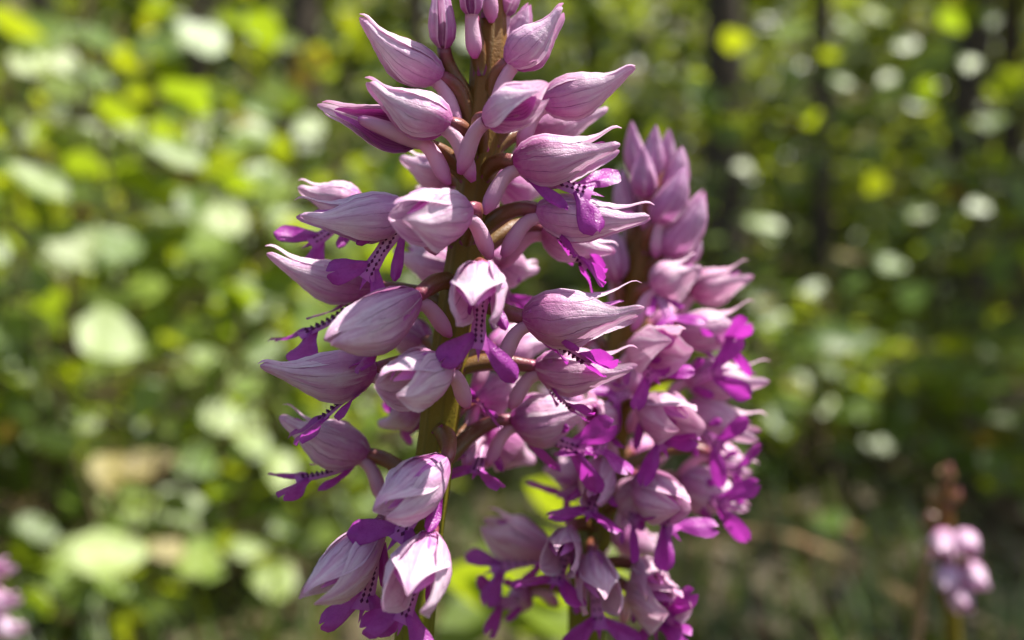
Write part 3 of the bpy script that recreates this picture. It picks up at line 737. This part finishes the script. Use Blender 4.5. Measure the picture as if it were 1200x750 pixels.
# ------------------------------------------------------------------ trees
def tree(label, px, Y, r, h, lean, rnd, crown_r, nleaf, clear=True, x=None, zc=None, group=None):
    x = (px - 600) * K * Y if x is None else x
    base = Vector((x, Y, gz(x, Y))); root = empty('tree', base, label, 'tree', group)
    top = base + Vector((lean * h, rnd.uniform(-.04, .04) * h, h))
    pts = interp([base + Vector((0, 0, -.1))] + [base.lerp(top, t) + Vector((rnd.gauss(0, .012), rnd.gauss(0, .012), 0)) * h * .5 for t in (.2, .4, .6, .8)] + [top], 5)
    N = len(pts); m = MB()
    m.tube(pts, [r * (1.25 - 1.0 * (i / N) - .15 * sm(0, .08, i / N)) * (1 + .06 * math.sin(i * 1.9)) for i in range(N)], 14, rib=(5, .05))
    o = m.build('trunk', [M['bark']]); child(o, root)
    ends = [(top, 1.)]
    for k in range(8):
        i0 = int(N * rnd.uniform(.42, .9)); a = rnd.uniform(0, 6.28); ln = crown_r * rnd.uniform(.5, 1.0)
        e = pts[i0] + Vector((math.cos(a) * ln, math.sin(a) * ln, ln * rnd.uniform(.2, .7)))
        bp = bez(pts[i0], pts[i0].lerp(e, .4) + Vector((0, 0, .1)), e, e, 6)
        mm = MB(); mm.tube(bp, [r * .42 * (1 - .8 * i / 6) for i in range(7)], 6); b = mm.build('limb', [M['bark']]); child(b, root)
        ends += [(q, .7) for q in bp[3:]]
    cm = MB(); clumps = []
    for e, _ in ends: clumps.append((e, crown_r * rnd.uniform(.22, .42)))
    n = 0; tries = 0
    org = Vector((-.005, .1, .33))
    while n < nleaf and tries < nleaf * 4:
        tries += 1
        c, cr = rnd.choice(clumps); v = Vector((rnd.gauss(0, .5), rnd.gauss(0, .5), rnd.gauss(0, .4))) * cr * 1.3
        p = c + v
        if p.z < 1.4: continue
        w = p - org; off = (w - SUN * w.dot(SUN)).length
        if off < .34 + .3 * rnd.random(): continue        # a gap in the crowns lets the sun reach the orchids
        if any((p - c - SUN * (p - c).dot(SUN)).length_squared < .0036 for c in TG): continue
        nrm = Vector((rnd.gauss(0, .5), rnd.gauss(0, .5), 1)).normalized(); d = nrm.orthogonal(); d.rotate(Matrix.Rotation(rnd.uniform(0, 6.28), 3, nrm)); sd_ = nrm.cross(d)
        s = rnd.uniform(.05, .085)
        cm.face([p - d * s * .5, p + sd_ * s * .3 + nrm * s * .05, p + d * s * .5, p - sd_ * s * .3 + nrm * s * .05], [(0, .5), (.5, 0), (1, .5), (.5, 1)]); n += 1
    o = cm.build('crown', [M['crown']], smooth=False, kind='stuff'); child(o, root)
    return root
r3 = random.Random(5)
NL = 420
tree('tree with a dark slim trunk rising behind the white-glinting sapling', 350, 2.6, .062, 5.6, .02, r3, 1.3, NL)
tree('tree with a straight dark trunk beside the blurred orchid buds', 850, 2.6, .068, 5.8, -.01, r3, 1.3, NL)
tree('tree with a thin brown trunk between the straight dark trunk and the stout one', 972, 2.9, .042, 5.0, .015, r3, 1.2, NL)
tree('tree with a stout dark leaning trunk behind the small pale pink orchid', 1130, 2.7, .065, 6.0, .03, r3, 1.4, NL)
tree('tree with a grey trunk farther off than the stout leaning trunk', 1186, 4.0, .06, 6.0, -.03, r3, 1.4, NL)
tree('tree with a slim trunk far behind the yellow-green backlit sapling', 215, 4.6, .055, 6.0, .05, r3, 1.4, NL)
tree('tree with a distant trunk behind the blurred orchid', 700, 5.0, .07, 6.5, .0, r3, 1.6, NL)
tree('tree with a distant trunk hidden behind the front orchid', 500, 4.2, .06, 6.2, -.02, r3, 1.5, NL)
tree('tree with a distant thin trunk beyond the leaning stout trunk', 1055, 5.2, .05, 6.0, .02, r3, 1.5, NL)
tree('tree with a slim trunk behind the broad white-shining leaf', 40, 3.8, .06, 5.8, -.02, r3, 1.4, NL)
# unseen trees added outside the frame so their crowns shade the scene
for (x, y, h) in ((2.35, 1.6, 3.8), (2.5, 3.0, 3.9), (2.9, .6, 3.8), (-2.2, 1.7, 5.5), (3.6, -1.8, 6), (-2.6, -.6, 6), (.9, -2.4, 6), (-1.2, -3.2, 6)):
    tree('unseen tree added outside the view for shade, round leafy crown', 0, y, .07, h, 0, r3, 1.5 if h > 5 else 1.2, NL if h > 5 else 3200, x=x, group='added shade trees outside the view')

# ------------------------------------------------------------------ far wood, grass, litter
r4 = random.Random(8)
fm = MB()
for i in range(66000):
    Y = 4.6 + 11 * r4.random() ** 1.3; x = r4.uniform(-1, 1) * (1.15 if i < 50000 else 2.2) * Y
    z = gz(x, Y) + r4.random() ** 1.15 * (.8 + .5 * Y)
    if noise.noise(Vector((x * .9, Y * .6, z * 1.1))) < -.25: continue
    nrm = Vector((r4.gauss(0, .7), r4.gauss(-.2, .7), .8)).normalized(); d = nrm.orthogonal(); d.rotate(Matrix.Rotation(r4.uniform(0, 6.28), 3, nrm)); s_ = nrm.cross(d)
    s = r4.uniform(.10, .20); p = Vector((x, Y, z))
    fm.face([p - d*s*.5, p + s_*s*.32, p + d*s*.5, p - s_*s*.32], [(0, .5), (.5, 0), (1, .5), (.5, 1)])
fw = fm.build('far_wood', [M['crown']], smooth=False); fw['kind'] = 'stuff'; fw['label'] = 'distant mass of green woodland leaves behind the trunks'; fw['category'] = 'wood'
gm = MB()
for i in range(6000):
    Y = .45 + 4.5 * r4.random() ** 1.6; x = r4.uniform(-1.0, 1.0) * (.85 * Y if i < 3600 else .9 + 1.3 * Y)
    if abs(x) < .12 and Y < .5: continue
    if noise.noise(Vector((x * 2, Y * 2, 5))) < -.1: continue
    b = Vector((x, Y, gz(x, Y) - .005)); h = r4.uniform(.05, .16); a = r4.uniform(0, 6.28); d = Vector((math.cos(a), math.sin(a), 0)); s_ = Vector((-d.y, d.x, 0)) * r4.uniform(.0012, .0028)
    p1 = b + Vector((0, 0, h * .6)) + d * h * .15; p2 = b + Vector((0, 0, h * .9)) + d * h * .5
    k = len(gm.v); gm.v += [tuple(b - s_), tuple(b + s_), tuple(p1 + s_ * .8), tuple(p1 - s_ * .8), tuple(p2)]
    gm.f += [(k, k+1, k+2, k+3), (k+3, k+2, k+4)]; gm.uv += [((0, 0), (0, 1), (.6, 1), (.6, 0)), ((.6, 0), (.6, 1), (1, .5))]; gm.m += [0, 0]
go = gm.build('grass', [M['grass']]); go['kind'] = 'stuff'; go['label'] = 'thin grass blades on the forest floor'; go['category'] = 'grass'
lm = MB()
for i in range(16000):
    Y = .3 + 6 * r4.random() ** 1.7; x = r4.uniform(-1, 1) * (.9 * Y if i < 7000 else 1.2 + 1.3 * Y); p = Vector((x, Y, gz(x, Y) + r4.uniform(.003, .014)))
    nrm = Vector((r4.gauss(0, .35), r4.gauss(0, .35), 1)).normalized(); d = nrm.orthogonal(); d.rotate(Matrix.Rotation(r4.uniform(0, 6.28), 3, nrm)); s_ = nrm.cross(d); s = r4.uniform(.025, .055)
    lm.face([p - d*s*.5, p + s_*s*.3 + nrm*s*.15, p + d*s*.5 + nrm*s*.1, p - s_*s*.3 + nrm*s*.12], [(0, .5), (.5, 0), (1, .5), (.5, 1)])
lo = lm.build('leaf_litter', [M['litter']], smooth=False); lo['kind'] = 'stuff'; lo['label'] = 'brown fallen leaves scattered over the forest floor'; lo['category'] = 'leaf litter'

# dry stalk and fallen twigs at the lower right
def stick(name, label, cat, pts, r0, r1_, extra=()):
    base = pts[0]; root = empty(name, base, label, cat); m = MB(); c = interp(pts, 6)
    m.tube(c, [r0 + (r1_ - r0) * i / (len(c) - 1) for i in range(len(c))], 7); o = m.build('stalk', [M['dry']]); child(o, root)
    for (p, q, rr) in extra:
        mm = MB(); l = [p.lerp(q, t) for t in (0, .25, .5, .75, 1)]; mm.tube(l, [rr * .4, rr, rr * 1.1, rr * .7, rr * .15], 6); o = mm.build('seed_capsule', [M['dry']]); child(o, root)
YS = .246
g0 = P(1068, 740, YS); g0 = Vector((g0.x - .02, g0.y, gz(g0.x, g0.y)))
stick('dry_stalk', 'thin dry brown stalk standing beside the small pale pink orchid', 'stalk', [g0, P(1074, 740, YS), P(1092, 640, YS), P(1103, 580, YS), P(1108, 552, YS)], .0014, .0009,
      [(P(1100, 596, YS), P(1092, 572, YS), .0022), (P(1106, 566, YS), P(1112, 545, YS), .0024), (P(1097, 620, YS), P(1080, 604, YS), .0022)])
def gp(px, Y, dz): x = (px - 600) * K * Y; return Vector((x, Y, gz(x, Y) + dz))
stick('fallen_twig', 'long fallen dry twig lying across the forest floor below the pink orchid', 'twig', [gp(1075, .80, .02), gp(1000, .88, .035), gp(930, .98, .04), gp(860, 1.1, .02)], .010, .006)
stick('fallen_twig', 'short fallen twig lying flat behind the longer twig', 'twig', [gp(1010, 1.12, .015), gp(940, 1.2, .03), gp(880, 1.3, .02)], .010, .007)
